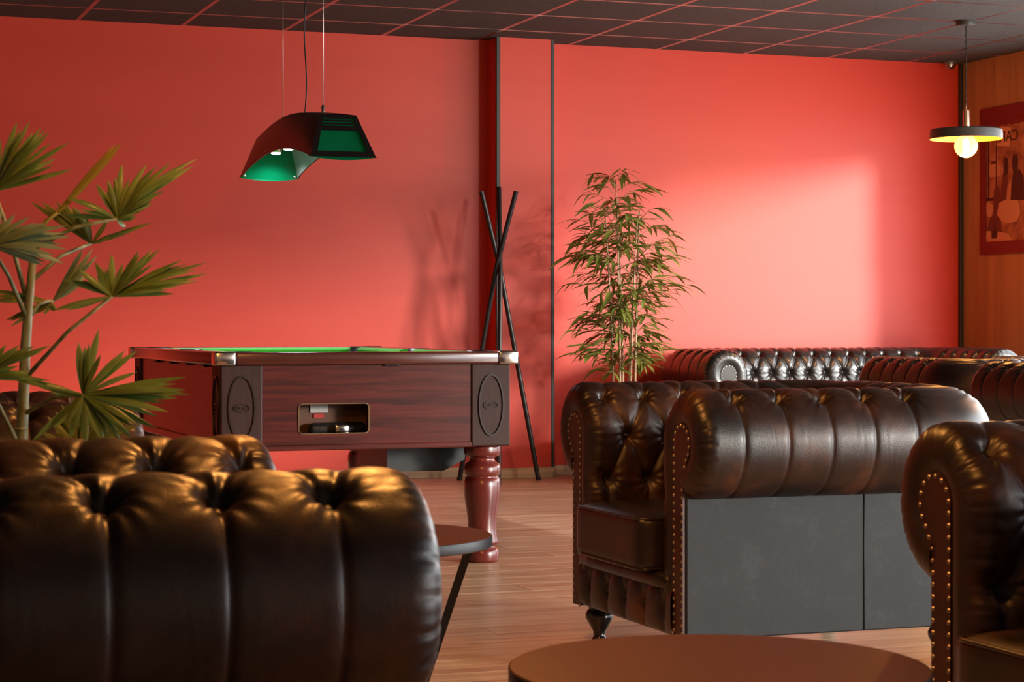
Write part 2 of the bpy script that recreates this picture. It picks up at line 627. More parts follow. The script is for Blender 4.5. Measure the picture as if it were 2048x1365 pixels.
def tuft(t, s):
    h = SP / 2
    n = len(ROWS)
    d = np.zeros_like(t)
    tri, sgn = [], []
    for i in range(n):
        off = h if i % 2 else 0.0
        w = np.mod(t - off + h, 2 * h) - h
        tri.append(np.abs(w))
        sgn.append(w)
    d = np.where(s < ROWS[0], tri[0], 0)
    d = np.where(s >= ROWS[-1], tri[-1], d)
    for i in range(n - 1):
        D = ROWS[i + 1] - ROWS[i]
        q = (s - ROWS[i]) / D
        k = D / math.hypot(D, h)
        d = np.where((s >= ROWS[i]) & (s < ROWS[i + 1]), np.abs(tri[i] - q * h) * k, d)
    db = np.full_like(t, 9.0)
    ang = np.zeros_like(t)
    for i in range(n):
        r = np.hypot(tri[i], s - ROWS[i])
        ang = np.where(r < db, np.arctan2(s - ROWS[i], sgn[i]), ang)
        db = np.minimum(db, r)
    out = np.clip((s - ROWS[-1]) / 0.10, 0, 1)           # outer roll: flatter, thin seams
    pill = (0.0085 * (1 - out) + 0.0050 * out) * (1 - np.exp(-d / (0.0070 * (1 - out) + 0.0045 * out))) + 0.0045 * (1 - out) * (1 - np.exp(-(d / 0.025) ** 2))
    qc = np.clip((s - ROWS[-2]) / (ROWS[-1] - ROWS[-2]), 0, 1)
    crest = 1 - 0.55 * np.sin(PI * qc) ** 2               # folds run shallow over the crest of the roll
    pill = pill * crest + (1 - crest) * 0.010
    dip = -0.027 * np.exp(-(db / 0.020) ** 2)
    wr = 0.0034 * np.cos(11 * ang + 2.1 * np.sin(t * 37)) * np.exp(-(db / 0.042) ** 2) * (1 - np.exp(-(db / 0.012) ** 2))
    wr = wr + 0.00016 * np.sin(t * 310 + 9 * np.sin(s * 17 + t * 40)) * out * (0.5 + 0.5 * np.sin(t * 73 + s * 13))
    return pill + dip + wr - 0.009 * (1 - out) - 0.003 * out


class Frame:
    """U path of the inner faces: left arm, back, right arm (front towards -Y)"""

    def __init__(self, iw, yf, yb, rc=0.05, re=0.037):
        self.iw, self.yf, self.yb, self.rc, self.re = iw, yf, yb, rc, re
        self.la = (yb - rc) - (yf + re)
        self.lc = PI / 2 * rc
        self.lb = iw - 2 * rc
        self.T = 2 * self.la + 2 * self.lc + self.lb

    def at(self, t):
        """t from -T/2 to T/2 -> base x, y and outward direction"""
        a = abs(t)
        sg = 1 if t >= 0 else -1
        hb = self.lb / 2
        if a <= hb:
            return sg * a, self.yb, 0.0, 1.0
        a -= hb
        if a <= self.lc:
            p = a / self.rc
            ox, oy = math.sin(p), math.cos(p)
            return sg * (hb + self.rc * ox), self.yb - self.rc + self.rc * oy, sg * ox, oy
        a -= self.lc
        return sg * self.iw / 2, self.yb - self.rc - a, sg * 1.0, 0.0


def upholstery(fr, dt=0.0042, ds=0.005):
    ns = int(S_END / ds) + 1
    S = np.linspace(0, S_END, ns)
    u0, v0, nu, nv = profile(S)
    n_end = 18
    nt = int(fr.T / dt) + 1
    tv = list(np.linspace(-fr.T / 2, fr.T / 2, nt))
    cols = [(-fr.T / 2, 1 - k / n_end) for k in range(n_end)] + [(t, 0) for t in tv] + [(fr.T / 2, (k + 1) / n_end) for k in range(n_end)]
    V = np.zeros((len(cols), ns, 3))
    for i, (t, e) in enumerate(cols):
        bx, by, ox, oy = fr.at(t)
        a = e * R(125)
        inset = 0.085 * ((1 - math.cos(a)) / (1 - math.cos(R(125)))) ** 1.15
        dy = -0.0452 * math.sin(a)
        fade = (1 - e) ** 1.2
        disp = tuft(np.full(ns, t), S) * fade
        if e > 0:                                        # gathered pleats where the leather turns onto the front
            ple = np.exp(-(np.mod(S, 0.042) - 0.021) ** 2 / 0.0032 ** 2)
            disp = disp - (0.0040 * ple + 0.0006 * np.sin(S * 330)) * math.sin(PI * e ** 0.7)
        uu = u0 + nu * (disp - inset)
        vv = v0 + nv * (disp - inset)
        V[i, :, 0] = bx + ox * uu
        V[i, :, 1] = by + oy * uu + dy
        V[i, :, 2] = vv
    F = grid_faces(len(cols), ns)
    return V.reshape(-1, 3), F


def button_sites(fr, rows=(1, 2, 3)):
    out = []
    h = SP / 2
    for i in rows:
        off = h if i % 2 else 0.0
        k0 = int(math.ceil((-fr.T / 2 + 0.005 - off) / SP))
        k1 = int(math.floor((fr.T / 2 - 0.005 - off) / SP))
        for k in range(k0, k1 + 1):
            t = off + k * SP
            bx, by, ox, oy = fr.at(t)
            u, v, nu, nv = [float(q) for q in profile(ROWS[i])]
            d = -0.030
            p = Vector((bx + ox * (u + nu * d), by + oy * (u + nu * d), v + nv * d))
            out.append((p, Vector((ox * nu, oy * nu, nv))))
    return out


BUTTON = lathe([(0.0001, -0.004), (0.009, -0.004), (0.0105, 0.0), (0.0085, 0.004), (0.004, 0.006), (0.0001, 0.0065)], 10, False)


def keyhole():
    """front facing of an arm in (u, v): narrow post with a round head"""
    P = [(0.085, 0.112)]
    P.append((0.085, VC))
    for k in range(0, 17):
        a = R(180 - 236 * k / 16)
        P.append((UC + 0.052 * math.cos(a), VC + 0.055 * math.sin(a)))
    P += [(0.154, 0.548), (0.147, 0.525), (0.1445, 0.49), (0.1445, 0.112)]
    return P


def nail_row(pts, step=0.0205, r=0.0045):
    L, out, acc = 0.0, [], 0.0
    for a, b in zip(pts[:-1], pts[1:]):
        seg = math.hypot(b[0] - a[0], b[1] - a[1])
        while acc <= seg:
            out.append((a[0] + (b[0] - a[0]) * acc / seg, a[1] + (b[1] - a[1]) * acc / seg))
            acc += step
        acc -= seg
    d = dome(r, r * 0.7, 8, 2)
    return join(*[mv(d, x, y, 0) for x, y in out])


FOOT = lathe([(0.0001, 0.0), (0.024, 0.0), (0.027, 0.006), (0.022, 0.014), (0.017, 0.022), (0.018, 0.035), (0.030, 0.056), (0.040, 0.074), (0.041, 0.086),
              (0.035, 0.097), (0.030, 0.103), (0.034, 0.108), (0.034, 0.118)], 20)


def front_rail(w, y):
    nx, nz = int(w / 0.006), 26
    V = []
    m = max(3, round(w / 0.118))
    sp = w / m
    for i in range(nx + 1):
        x = -w / 2 + w * i / nx
        for j in range(nz + 1):
            q = j / nz
            z = 0.112 + 0.133 * q
            tx = abs((x + w / 2) % sp - sp / 2)            # distance to a button column
            fold = abs(tx - (0.0 if q < 0.55 else (q - 0.55) * 0.07))
            d = 0.022 * math.sqrt(max(0, 1 - (2 * q - 1) ** 4)) * (1 - 0.55 * math.exp(-fold / 0.016))
            d -= 0.013 * math.exp(-((tx / 0.018) ** 2 + ((z - 0.182) / 0.02) ** 2))
            V.append((x, y - d, z))
    F = [tuple(reversed(q)) for q in grid_faces(nx + 1, nz + 1)]
    sites = [(-w / 2 + sp * (k + 0.5), y - 0.004, 0.182) for k in range(m)]
    return (V, F), sites


def chesterfield(name, label, cat, iw, depth, lea, nail, loc, rz, n_cush=1, group=None, scale=1.0):
    yf = -depth / 2
    yb = depth / 2 - RA * 2
    fr = Frame(iw, yf, yb)
    t = thing(name, label, cat, loc, rz, group)
    t.scale = (1, 1, scale)
    up = part('tufted_upholstery', upholstery(fr), lea, t, True)
    bme = mkmesh('button', BUTTON, lea, True)
    for p, n in button_sites(fr):
        q = n.to_track_quat('Z', 'Y').to_euler()
        link('button', bme, up, p, q)
    hw = iw / 2
    for s in (-1, 1):
        K = keyhole()
        geo = prism([(u * s, v) for u, v in (K if s > 0 else K[::-1])], -0.03, 0.004)
        geo = mv(stand_xz(geo, yf), s * hw, 0, 0)
        fp = part('front_post', geo, 'post_leather' if lea == 'leather' else lea, t)
        rows = join(nail_row([(s * (u + 0.004), v) for u, v in K[:2]] + [(s * (UC + 0.046 * math.cos(R(a))), VC + 0.049 * math.sin(R(a))) for a in range(170, -56, -8)]
                             + [(s * 0.146, 0.545), (s * 0.139, 0.50), (s * 0.1385, 0.115)]))
        nl = part('nail_trim', mv(stand_xz(rows, yf - 0.004), s * hw, 0, 0), nail, fp, True)
        nl['kind'] = 'stuff'
        x0, x1 = sorted((s * (hw + 0.11), s * (hw + U_PANEL)))
        sp_ = part('side_panel', bbox(x0, x1, yf + 0.004, yb + U_PANEL - 0.004, 0.112, 0.492, 0.004), 'panel_leather', t)
        part('seam', tube([(s * (hw + U_PANEL), 0.03, 0.114), (s * (hw + U_PANEL), 0.03, 0.485)], 0.003, 6), 'panel_leather', sp_, True)
        part('piping', tube([(s * (hw + U_PANEL + 0.001), yf + 0.02, 0.480), (s * (hw + U_PANEL + 0.001), yb + U_PANEL - 0.01, 0.480)], 0.0045, 6), lea, sp_, True)
    bp = part('back_panel', bbox(-hw - U_PANEL + 0.003, hw + U_PANEL - 0.003, yb + 0.11, yb + U_PANEL, 0.112, 0.492, 0.004), 'panel_leather', t)
    part('seam', tube([(0, yb + U_PANEL, 0.114), (0, yb + U_PANEL, 0.485)], 0.003, 6), 'panel_leather', bp, True)
    part('base_frame', box(-hw - 0.1, hw + 0.1, yf + 0.03, yb + 0.1, 0.115, 0.245), 'post_leather', t)
    rw = iw + 2 * 0.085
    geo, sites = front_rail(rw, yf + 0.01)
    fr_ = part('front_rail', geo, lea, t, True)
    for p in sites:
        link('button', bme, fr_, p, (R(90), 0, 0))
    part('seat_roll', xf(rounded(rw - 0.03, 0.09, 0.046, 0.022, 6), Matrix.Translation((0, yf + 0.022, 0.252))), lea, t, True)
    cw = (iw - 0.004) / n_cush
    cd = (yb + 0.01) - (yf - 0.06)
    for k in range(n_cush):
        cx = -iw / 2 + 0.002 + cw * (k + 0.5)
        cy = (yb + 0.01 + yf - 0.06) / 2
        cu = part('seat_cushion', xf(rounded(cw - 0.006, cd, 0.145, 0.022, 14, 0.022), Matrix.Translation((cx, cy, 0.345))), lea, t, True)
        for z in (0.411, 0.279):
            P = [(cx + x * 0.998, cy + y_, z) for x, y_ in rrect(cw - 0.016, cd - 0.008, 0.03, 5)]
            part('piping', tube(P, 0.0048, 6, closed=True), lea, cu, True)
    fme = mkmesh('foot', FOOT, 'black_wood', True)
    for sx in (-1, 1):
        for yy in (yf + 0.055, yb + 0.09):
            link('foot', fme, t, (sx * (hw + 0.085), yy, 0))
    return t


CH_IW, CH_D = 0.475, 0.98
GRP = 'tufted leather armchairs'


def place(root, x_front, yc, facing, label):
    """facing: '-x', '+x' or '+y'; x_front is the plane of the arm fronts"""
    if facing == '-x':
        root.location, root.rotation_euler = (x_front + CH_D / 2, yc, 0), (0, 0, R(-90))
    elif facing == '+x':
        root.location, root.rotation_euler = (x_front - CH_D / 2, yc, 0), (0, 0, R(90))
    else:
        root.location, root.rotation_euler = (x_front, yc, 0), (0, 0, R(180))
    root['label'] = label
    return root


main = chesterfield('armchair', '', 'armchair', CH_IW, CH_D, 'leather', 'brass_nail', (0, 0, 0), 0, group=GRP)
place(main, 2.203, 5.172, '-x', 'dark brown tufted leather armchair with grey side panel beside the bamboo, facing left')
place(copy_tree(main), 0.70, 2.655, '+x', 'large dark tufted leather armchair filling the lower left foreground')
place(copy_tree(main), 1.87, 2.668, '-x', 'dark leather armchair cut by the right edge with bright nail heads, behind the near table')
place(copy_tree(main), 0.75, 4.86, '+x', 'shadowed dark leather armchair behind the palm fronds at the left')
place(copy_tree(main), 5.98, 9.2, '+y', 'dark red gleaming leather armchair in front of the sofa, backing towards the camera')
place(copy_tree(main), 5.70, 7.68, '+y', 'reddish brown leather armchair cut by the right edge under the pendant lamp')
sofa = chesterfield('sofa', 'long black tufted leather sofa against the red wall in the corner', 'sofa', 1.61, 0.93, 'leather_black', 'silver_nail',
                    (6.175, 11.235, 0), 0, n_cush=2, scale=1.035)

# ------------------------------------------------------------------ pool table
TX, TY, TW, TL = 2.13, 8.42, 1.18, 1.94       # outer size at the rails
pt = thing('pool_table', 'mahogany pool table with green cloth and turned legs in front of the red wall', 'pool table', (TX, TY, 0))
hw, hl = TW / 2, TL / 2
cw, cl = hw - 0.022, hl - 0.022               # cabinet faces
CB0, CB1 = 0.452, 0.776
# near end panel with the ball window
WX, WZ, WW, WH = -0.135, 0.571, 0.272, 0.113


def end_panel():
    outer_r = rrect(2 * (cw - 0.14), CB1 - CB0, 0.0005, 6, 0, (CB0 + CB1) / 2)
    inner_r = rrect(WW, WH, 0.016, 6, WX, WZ)
    return stand_xz(ring(outer_r, inner_r, 0, 0.02), 0)


ep = part('end_panel', mv(end_panel(), 0, -cl + 0.028, 0), 'mahogany', pt)
part('ball_window_rim', mv(stand_xz(ring(rrect(WW + 0.003, WH + 0.003, 0.0175, 6, WX, WZ), rrect(WW - 0.004, WH - 0.004, 0.014, 6, WX, WZ), 0, 0.005)), 0, -cl + 0.008, 0), 'bronze_rim', ep)
part('base_moulding', bbox(-cw + 0.14, cw - 0.14, -cl + 0.003, -cl + 0.02, CB0, CB0 + 0.022, 0.004), 'mahogany', ep)
BD = 0.13
nb = part('ball_box', join(box(WX - 0.17, WX + 0.17, -cl + BD, -cl + BD + 0.01, 0.48, 0.66), box(WX - 0.17, WX + 0.17, -cl + 0.03, -cl + BD, 0.49, 0.50),
                           box(WX - 0.17, WX + 0.17, -cl + 0.03, -cl + BD, 0.65, 0.66), box(WX - 0.17, WX - 0.16, -cl + 0.03, -cl + BD, 0.49, 0.66),
                           box(WX + 0.16, WX + 0.17, -cl + 0.03, -cl + BD, 0.49, 0.66)), 'inner_wood', pt)
part('notice', bbox(WX - 0.062, WX + 0.008, -cl + BD - 0.006, -cl + BD - 0.0005, 0.588, 0.628, 0.001, 1), 'paper', nb)
part('red_sticker', bbox(WX - 0.048, WX - 0.008, -cl + BD - 0.006, -cl + BD - 0.0005, 0.568, 0.586, 0.001, 1), 'red_print', nb)
part('black_tray', bbox(WX - 0.075, WX + 0.15, -cl + 0.075, -cl + BD - 0.008, 0.50, 0.552, 0.02, 3), 'black_plastic', nb, 40)
part('chrome_slide', join(bbox(WX + 0.015, WX + 0.068, -cl + 0.04, -cl + 0.07, 0.512, 0.545, 0.006), bbox(WX - 0.03, WX + 0.10, -cl + 0.035, -cl + 0.072, 0.50, 0.513, 0.003)), 'chrome', nb, 40)
part('end_panel', box(-cw + 0.14, cw - 0.14, cl - 0.026, cl - 0.008, CB0, CB1), 'mahogany', pt)
for s in (-1, 1):
    x0, x1 = sorted((s * (cw - 0.008), s * (cw - 0.026)))
    sd = part('side_panel', bbox(x0, x1, -cl + 0.14, cl - 0.14, CB0, CB1, 0.002), 'mahogany', pt)
    a, b = sorted((s * (cw - 0.012), s * (cw + 0.002)))
    part('base_moulding', bbox(a, b, -cl + 0.15, cl - 0.15, CB0, CB0 + 0.03, 0.004), 'mahogany', sd)
    for yy in (-0.66, -0.33, 0.02, 0.36):
        a, b = sorted((s * (cw - 0.01), s * (cw + 0.012)))
        part('rail_bolt', bbox(a, b, yy - 0.035, yy + 0.035, CB1 - 0.013, CB1, 0.003), 'black_plastic', sd)
part('rail_bolt', bbox(0.06, 0.12, -cl - 0.004, -cl + 0.01, CB1 - 0.009, CB1, 0.003), 'black_plastic', ep)
part('cabinet_floor', box(-cw + 0.03, cw - 0.03, -cl + 0.03, cl - 0.03, CB0 + 0.004, CB0 + 0.014), 'void_black', pt)


def oval_face(h, w=0.156):
    return ring(ellipse(0.052, 0.121, 48, 0, h), ellipse(0.046, 0.114, 48, 0, h), 0, 0.006)


letters = text_geo('ASCOT', 0.019, 0.0012)
for sx in (-1, 1):
    for sy in (-1, 1):
        x0, x1 = sorted((sx * (cw - 0.158), sx * cw))
        y0, y1 = sorted((sy * (cl - 0.158), sy * cl))
        cp = part('corner_pilaster', bbox(x0, x1, y0, y1, CB0 + 0.002, CB1, 0.006), 'pilaster_plastic', pt)
        hz = (CB0 + CB1) / 2
        for side in ('end', 'long'):
            geo = oval_face(0)
            plq = ring(ellipse(0.031, 0.0165, 32), ellipse(0.0275, 0.0135, 32), 0, 0.004)
            if side == 'end':
                rot = 0 if sy < 0 else PI
                base = Vector(((x0 + x1) / 2, sy * cl, hz))
            else:
                rot = PI / 2 if sx > 0 else -PI / 2
                base = Vector((sx * cl * 0 + sx * cw, (y0 + y1) / 2, hz))
            M = Matrix.Translation(base) @ Matrix.Rotation(rot, 4, 'Z')
            part('oval_moulding', xf(stand_xz(geo), M), 'pilaster_moulding', cp, 30)
            part('name_plate', xf(stand_xz(join(plq, mv(letters, 0, 0, 0.001))), M), 'pilaster_moulding', cp)
# rails, caps, cushions, cloth
Z0, Z1 = 0.774, 0.821
RWD = 0.105
for s in (-1, 1):
    a, b = sorted((s * (hl - RWD), s * hl))
    part('rail', bbox(-hw + 0.075, hw - 0.075, a, b, Z0, Z1, 0.008, 3), 'mahogany_rail', pt, 40)
    a, b = sorted((s * (hw - RWD), s * hw))
    part('rail', bbox(a, b, -hl + 0.075, hl - 0.075, Z0, Z1, 0.008, 3), 'mahogany_rail', pt, 40)
for sx in (-1, 1):
    for sy in (-1, 1):
        x0, x1 = sorted((sx * (hw - 0.075), sx * (hw + 0.003)))
        y0, y1 = sorted((sy * (hl - 0.075), sy * (hl + 0.003)))
        part('corner_cap', bbox(x0, x1, y0, y1, Z0 - 0.002, Z1 + 0.003, 0.007, 3), 'chrome', pt, 40)
        part('pocket', mv(lathe([(0.047, 0.60), (0.052, 0.70), (0.052, 0.8235), (0.044, 0.8235), (0.044, 0.60)], 20, False), sx * (hw - 0.115), sy * (hl - 0.115), 0), 'black_plastic', pt, True)
    part('pocket', mv(lathe([(0.044, 0.60), (0.047, 0.70), (0.047, 0.8235), (0.04, 0.8235), (0.04, 0.60)], 20, False), sx * (hw - 0.098), 0, 0), 'black_plastic', pt, True)


def cushion(l):
    """wedge nosed cushion along X, nose towards +Y, ends cut at 45 degrees"""
    prof = [(0.0, 0.778), (0.0, Z1 - 0.003), (0.03, Z1 - 0.001), (0.05, Z1 - 0.007), (0.052, Z1 - 0.014), (0.036, 0.786)]
    V = []
    for x, k in ((-l / 2, 1), (l / 2, -1)):
        for y_, z_ in prof:
            V.append((x + k * y_ * 0.8, y_, z_))
    n = len(prof)
    F = [(k, (k + 1) % n, n + (k + 1) % n, n + k) for k in range(n)] + [tuple(range(n - 1, -1, -1)), tuple(range(n, 2 * n))]
    return V, F


ec = part('end_cushion', xf(cushion(TW - 0.30), Matrix.Translation((0, -hl + RWD, 0))), 'green_cloth', pt, 50)
ec = part('end_cushion', xf(cushion(TW - 0.30), Matrix.Translation((0, hl - RWD, 0)) @ Matrix.Rotation(PI, 4, 'Z')), 'green_cloth', pt, 50)
lc = hl - 0.20
for sx in (-1, 1):
    for sy in (-1, 1):
        M = Matrix.Translation((sx * (hw - RWD), sy * (lc / 2 + 0.052), 0)) @ Matrix.Rotation(sx * PI / 2, 4, 'Z')
        part('side_cushion', xf(cushion(lc - 0.005), M), 'green_cloth', pt, 50)
part('playing_bed', box(-hw + RWD - 0.01, hw - RWD + 0.01, -hl + RWD - 0.01, hl - RWD + 0.01, 0.752, 0.780), 'green_cloth', pt)
# legs
lp = [(100, .5), (104, .96), (120, .985), (160, 1.0), (195, .97), (213, .86), (222, .70), (235, .66), (255, .67), (275, .78), (290, .92), (320, .985), (350, 1.0), (385, .97), (408, .88), (415, .85),
      (424, .90), (460, .985), (510, 1.0), (570, .985), (640, .95), (720, .88), (800, .815), (870, .785), (930, .785), (980, .80), (1020, .84), (1055, .92), (1075, .93), (1092, .84), (1103, .66),
      (1118, .68), (1130, .82), (1155, .90), (1200, .91), (1240, .88), (1262, .85), (1265, .3)]
prof = [(max(0.0005, 0.0725 * w), (1265 - yz) / 1165 * 0.456) for yz, w in lp][::-1]
leg_me = mkmesh('leg', lathe(prof, 40), 'leg_paint', True)
for sx in (-1, 1):
    for sy in (-1, 1):
        link('leg', leg_me, pt, (sx * (hw - 0.105), sy * (hl - 0.115), 0))
# box slung under the table
prof = [(0.15, 0.345), (0.385, 0.345), (0.472, 0.388), (0.472, 0.454), (0.15, 0.454)]
geo = [(x, -0.68, z) for x, z in prof] + [(x, -0.28, z) for x, z in prof], \
      [(0, 1, 2, 3, 4), (9, 8, 7, 6, 5), (0, 5, 6, 1), (1, 6, 7, 2), (2, 7, 8, 3), (3, 8, 9, 4), (4, 9, 5, 0)]
part('coin_box', geo, 'black_plastic', pt)

# ------------------------------------------------------------------ lamp over the pool table
LX, LY = 2.13, 8.485
lamp = thing('billiard_lamp', 'black arched billiard lamp with green end panes hanging over the pool table', 'pendant lamp', (LX, LY, 0))
LB, LT, HB, HT = 0.64, 0.565, 0.135, 0.074     # half lengths and half widths, bottom / top
ZB, ZT = 1.588, 1.762


def lamp_pt(side, q, v):
    """side -1/1, q 0 bottom .. 1 top, v -1 near .. 1 far"""
    arch = math.cos(v * PI / 2)
    zb = ZB + 0.074 * arch ** 0.8
    zt = ZT + 0.048 * arch
    qb = (zb - ZB) / (zt - ZB)
    qq = qb + (1 - qb) * q
    z = ZB + (zt - ZB) * qq
    bow = 0.012 * math.sin(PI * qq) * (1 - abs(v) ** 6)
    x = side * (HB + (HT - HB) * qq + bow)
    return x, v * (LB + (LT - LB) * qq), z


nv_, nq = 41, 9
rows = []
for j in range(nv_):
    v = -1 + 2 * j / (nv_ - 1)
    L_ = [lamp_pt(-1, q / nq, v) for q in range(nq + 1)]
    R_ = [lamp_pt(1, q / nq, v) for q in range(nq + 1)]
    top = [((L_[-1][0] * (1 - k / 4) + R_[-1][0] * k / 4), L_[-1][1], L_[-1][2] + 0.004 * math.sin(PI * k / 4)) for k in range(1, 4)]
    rows.append(L_ + top + R_[::-1])
nn = len(rows[0])
V = [p for r_ in rows for p in r_]
hood = part('hood', (V, grid_faces(nv_, nn)), 'lamp_black', lamp, True)
Vi = []
for r_ in rows:
    for (x, y_, z) in r_:
        k = 0.004
        Vi.append((x - math.copysign(k, x) * (abs(x) > 0.05), y_ * 0.998, z - (0.004 if z > ZT - 0.004 else 0.0)))
part('hood_lining', (Vi, [tuple(reversed(q)) for q in grid_faces(nv_, nn)]), 'lamp_inside', hood, True)
part('hood_rim', join(tube([rows[j][0] for j in range(nv_)], 0.0026, 6), tube([rows[j][-1] for j in range(nv_)], 0.0026, 6)), 'lamp_black', hood, True)
for sy in (-1, 1):
    def cap_pt(a, q, off=0.0):
        """a -1..1 across, q 0..1 upwards"""
        x = a * (HB + (HT - HB) * q)
        return x, sy * (LB + (LT - LB) * q + off), ZB + (ZT - ZB) * q

    def cap_quad(a0, a1, q0, q1):
        pts = [(a0, q0), (a1, q0), (a1, q1), (a0, q1)]
        V = [cap_pt(a, q, 0.003) for a, q in pts] + [cap_pt(a, q, -0.003) for a, q in pts]
        F = [(0, 1, 2, 3), (7, 6, 5, 4), (0, 4, 5, 1), (1, 5, 6, 2), (2, 6, 7, 3), (3, 7, 4, 0)]
        return V, F
    frame = [cap_quad(-1, 1, 0, 0.13), cap_quad(-1, -0.80, 0.13, 1), cap_quad(0.80, 1, 0.13, 1), cap_quad(-0.80, 0.80, 0.62, 0.735)]
    for q in (0.762, 0.832):
        frame.append(cap_quad(-0.80, 0.80, q, q + 0.043))
    frame.append(cap_quad(-0.80, 0.80, 0.902, 1.0))
    cap = part('end_frame', join(*frame), 'lamp_black', lamp)
    P = []
    for k in range(13):
        a = -1 + 2 * k / 12
        x, y_, z = cap_pt(a * 0.99, 0, -0.007)
        P.append((x, y_, z - 0.012 * (1 - a * a)))
    P2 = [cap_pt(a, 0.97, -0.007) for a in (0.97, -0.97)]
    front = P + P2
    n = len(front)
    back = [(x, y_ - sy * 0.004, z) for x, y_, z in front]
    F = [tuple(range(n)), tuple(range(2 * n - 1, n - 1, -1))] + [(k, n + k, n + (k + 1) % n, (k + 1) % n) for k in range(n)]
    pane = part('green_pane', (front + back, F), 'green_acrylic', lamp)
    for a, q in ((-0.88, 0.06), (0.88, 0.06), (0.86, 0.80), (-0.86, 0.80)):
        x, y_, z = cap_pt(a, q, -0.0125)
        part('screw', xf(dome(0.0065, 0.004, 10, 3), Matrix.Translation((x, y_, z)) @ Matrix.Rotation(PI / 2 * sy, 4, 'X')), 'chrome', pane, True)
for k in range(5):
    x, y_, z = lamp_pt(-1, 0.10 + 0.012 * k, 0.42 - 0.055 * k)
    part('light_hole', xf(dome(0.0022, 0.0012, 8, 2), Matrix.Translation((x - 0.0012, y_, z)) @ Matrix.Rotation(-PI / 2, 4, 'Y')), 'chrome', hood)
for yy in (-0.15, 0.06, 0.27, 0.50):
    zz = ZT - 0.030
    sk = part('lamp_holder', mv(lathe([(0.018, 0.0), (0.026, 0.004), (0.03, 0.03), (0.02, 0.05), (0.012, 0.075)], 20), 0, yy, zz - 0.04), 'chrome', lamp, True)
    part('led', mv(lathe([(0.0001, -0.006), (0.014, -0.005), (0.023, 0.0), (0.02, 0.004)], 20, False), 0, yy, zz - 0.04), 'led_white', sk, True)
    d = bpy.data.lights.new('lamp_light', 'SPOT')
    d.energy, d.color, d.spot_size, d.spot_blend, d.shadow_soft_size = (16 if yy < 0.4 else 7), (0.93, 0.95, 1.0), R(150), 0.6, 0.025
    lo = bpy.data.objects.new('lamp_light', d)
    COL.objects.link(lo)
    lo.parent, lo.location = lamp, (0, yy, zz - 0.055)
for yy, grip in ((0.37, 0), (-0.33, 1)):
    zt = ZT + 0.048 * math.cos(yy / 0.6 * PI / 2)
    w = part('steel_cable', tube([(0, yy, zt), (0, yy, ZC)], 0.0017, 6), 'steel_wire', lamp, True)
    part('cable_gripper', mv(lathe([(0.0075, 0.0), (0.0075, 0.026), (0.004, 0.031)], 14), 0, yy, zt), 'chrome', w, 40)
cpts = []
for k in range(25):
    q = k / 24
    cpts.append((0.012 * math.sin(q * 3.4) + 0.006 * math.sin(q * 11), -0.02 + 0.03 * math.sin(q * PI), ZT + 0.048 + (ZC - ZT - 0.048) * q))
part('power_cord', tube(cpts, 0.003, 6), 'cord_black', lamp, True)

# ------------------------------------------------------------------ coat stand of three crossed rods
SX, SY = 4.036, 11.378
st = thing('coat_stand', 'black stand of three crossed rods beside the red pillar', 'coat stand', (SX, SY, 0))
for k, (a, top) in enumerate(((R(10.1), 1.71), (R(130.1), 1.71), (R(250.1), 1.745))):
    o = Vector((math.cos(a + 0.5), math.sin(a + 0.5), 0)) * 0.021
    dirv = Vector((math.cos(a), math.sin(a), 0))
    foot = dirv * 0.272
    ctr = Vector((0, 0, 1.245)) + o * 0.9
    topp = -dirv * 0.118 + Vector((0, 0, top))
    rod = part('rod', tube([foot, foot.lerp(ctr, 0.93), ctr, ctr.lerp(topp, 0.12), topp], 0.0145, 14), 'stand_black', st, 50)
    part('rubber_foot', tube([foot, foot + (ctr - foot).normalized() * 0.018], 0.0163, 14), 'cord_black', rod, 50)

# ------------------------------------------------------------------ pendant lamps


def pendant(loc, label, power):
    t = thing('pendant_lamp', label, 'pendant lamp', (loc[0], loc[1], 0), 0, 'round metal pendant lamps')
    SH = 1.985                                   # underside of the shade
    part('ceiling_rose', lathe([(0.0001, ZC - 0.034), (0.056, ZC - 0.034), (0.058, ZC - 0.030), (0.058, ZC - 0.006)], 28), 'shade_grey', t, 40)
    part('twisted_cord', tube([(0.0022 * math.cos(k * 1.3), 0.0022 * math.sin(k * 1.3), ZC - 0.034 - (ZC - 0.034 - SH - 0.19) * k / 60) for k in range(61)], 0.003, 6), 'cord_black', t, True)
    part('brass_stem', lathe([(0.0001, SH + 0.165), (0.004, SH + 0.19), (0.004, SH + 0.166), (0.019, SH + 0.165), (0.019, SH + 0.05)], 24, False), 'brass', t, 40)
    sh = part('shade', lathe([(0.012, SH + 0.056), (0.196, SH + 0.056), (0.203, SH + 0.05), (0.205, SH)], 64, False), 'shade_grey', t, 40)
    part('shade_lining', lathe([(0.203, SH), (0.201, SH + 0.048), (0.01, SH + 0.052)], 64, False), 'shade_gold', sh, 40)
    part('lamp_socket', lathe([(0.0001, SH + 0.052), (0.02, SH + 0.052), (0.02, SH + 0.012), (0.0001, SH + 0.01)], 20, False), 'brass', t, 40)
    zc = SH - 0.04
    prof = [(max(0.0005, 0.066 * math.sin(PI * k / 18)), zc - 0.066 * math.cos(PI * k / 18)) for k in range(17)] + [(0.018, zc + 0.066)]
    b = part('globe_bulb', lathe(prof, 32, False), 'bulb_glass', t, True)
    part('filament', lathe([(0.004, zc - 0.045), (0.019, zc - 0.036), (0.02, zc + 0.03), (0.008, zc + 0.045)], 14), 'bulb_filament', b, True)
    d = bpy.data.lights.new('bulb_light', 'POINT')
    d.energy, d.color, d.shadow_soft_size = power, (1.0, 0.43, 0.10), 0.06
    lo = bpy.data.objects.new('bulb_light', d)
    COL.objects.link(lo)
    lo.parent, lo.location = t, (0, 0, zc - 0.075)
    return t


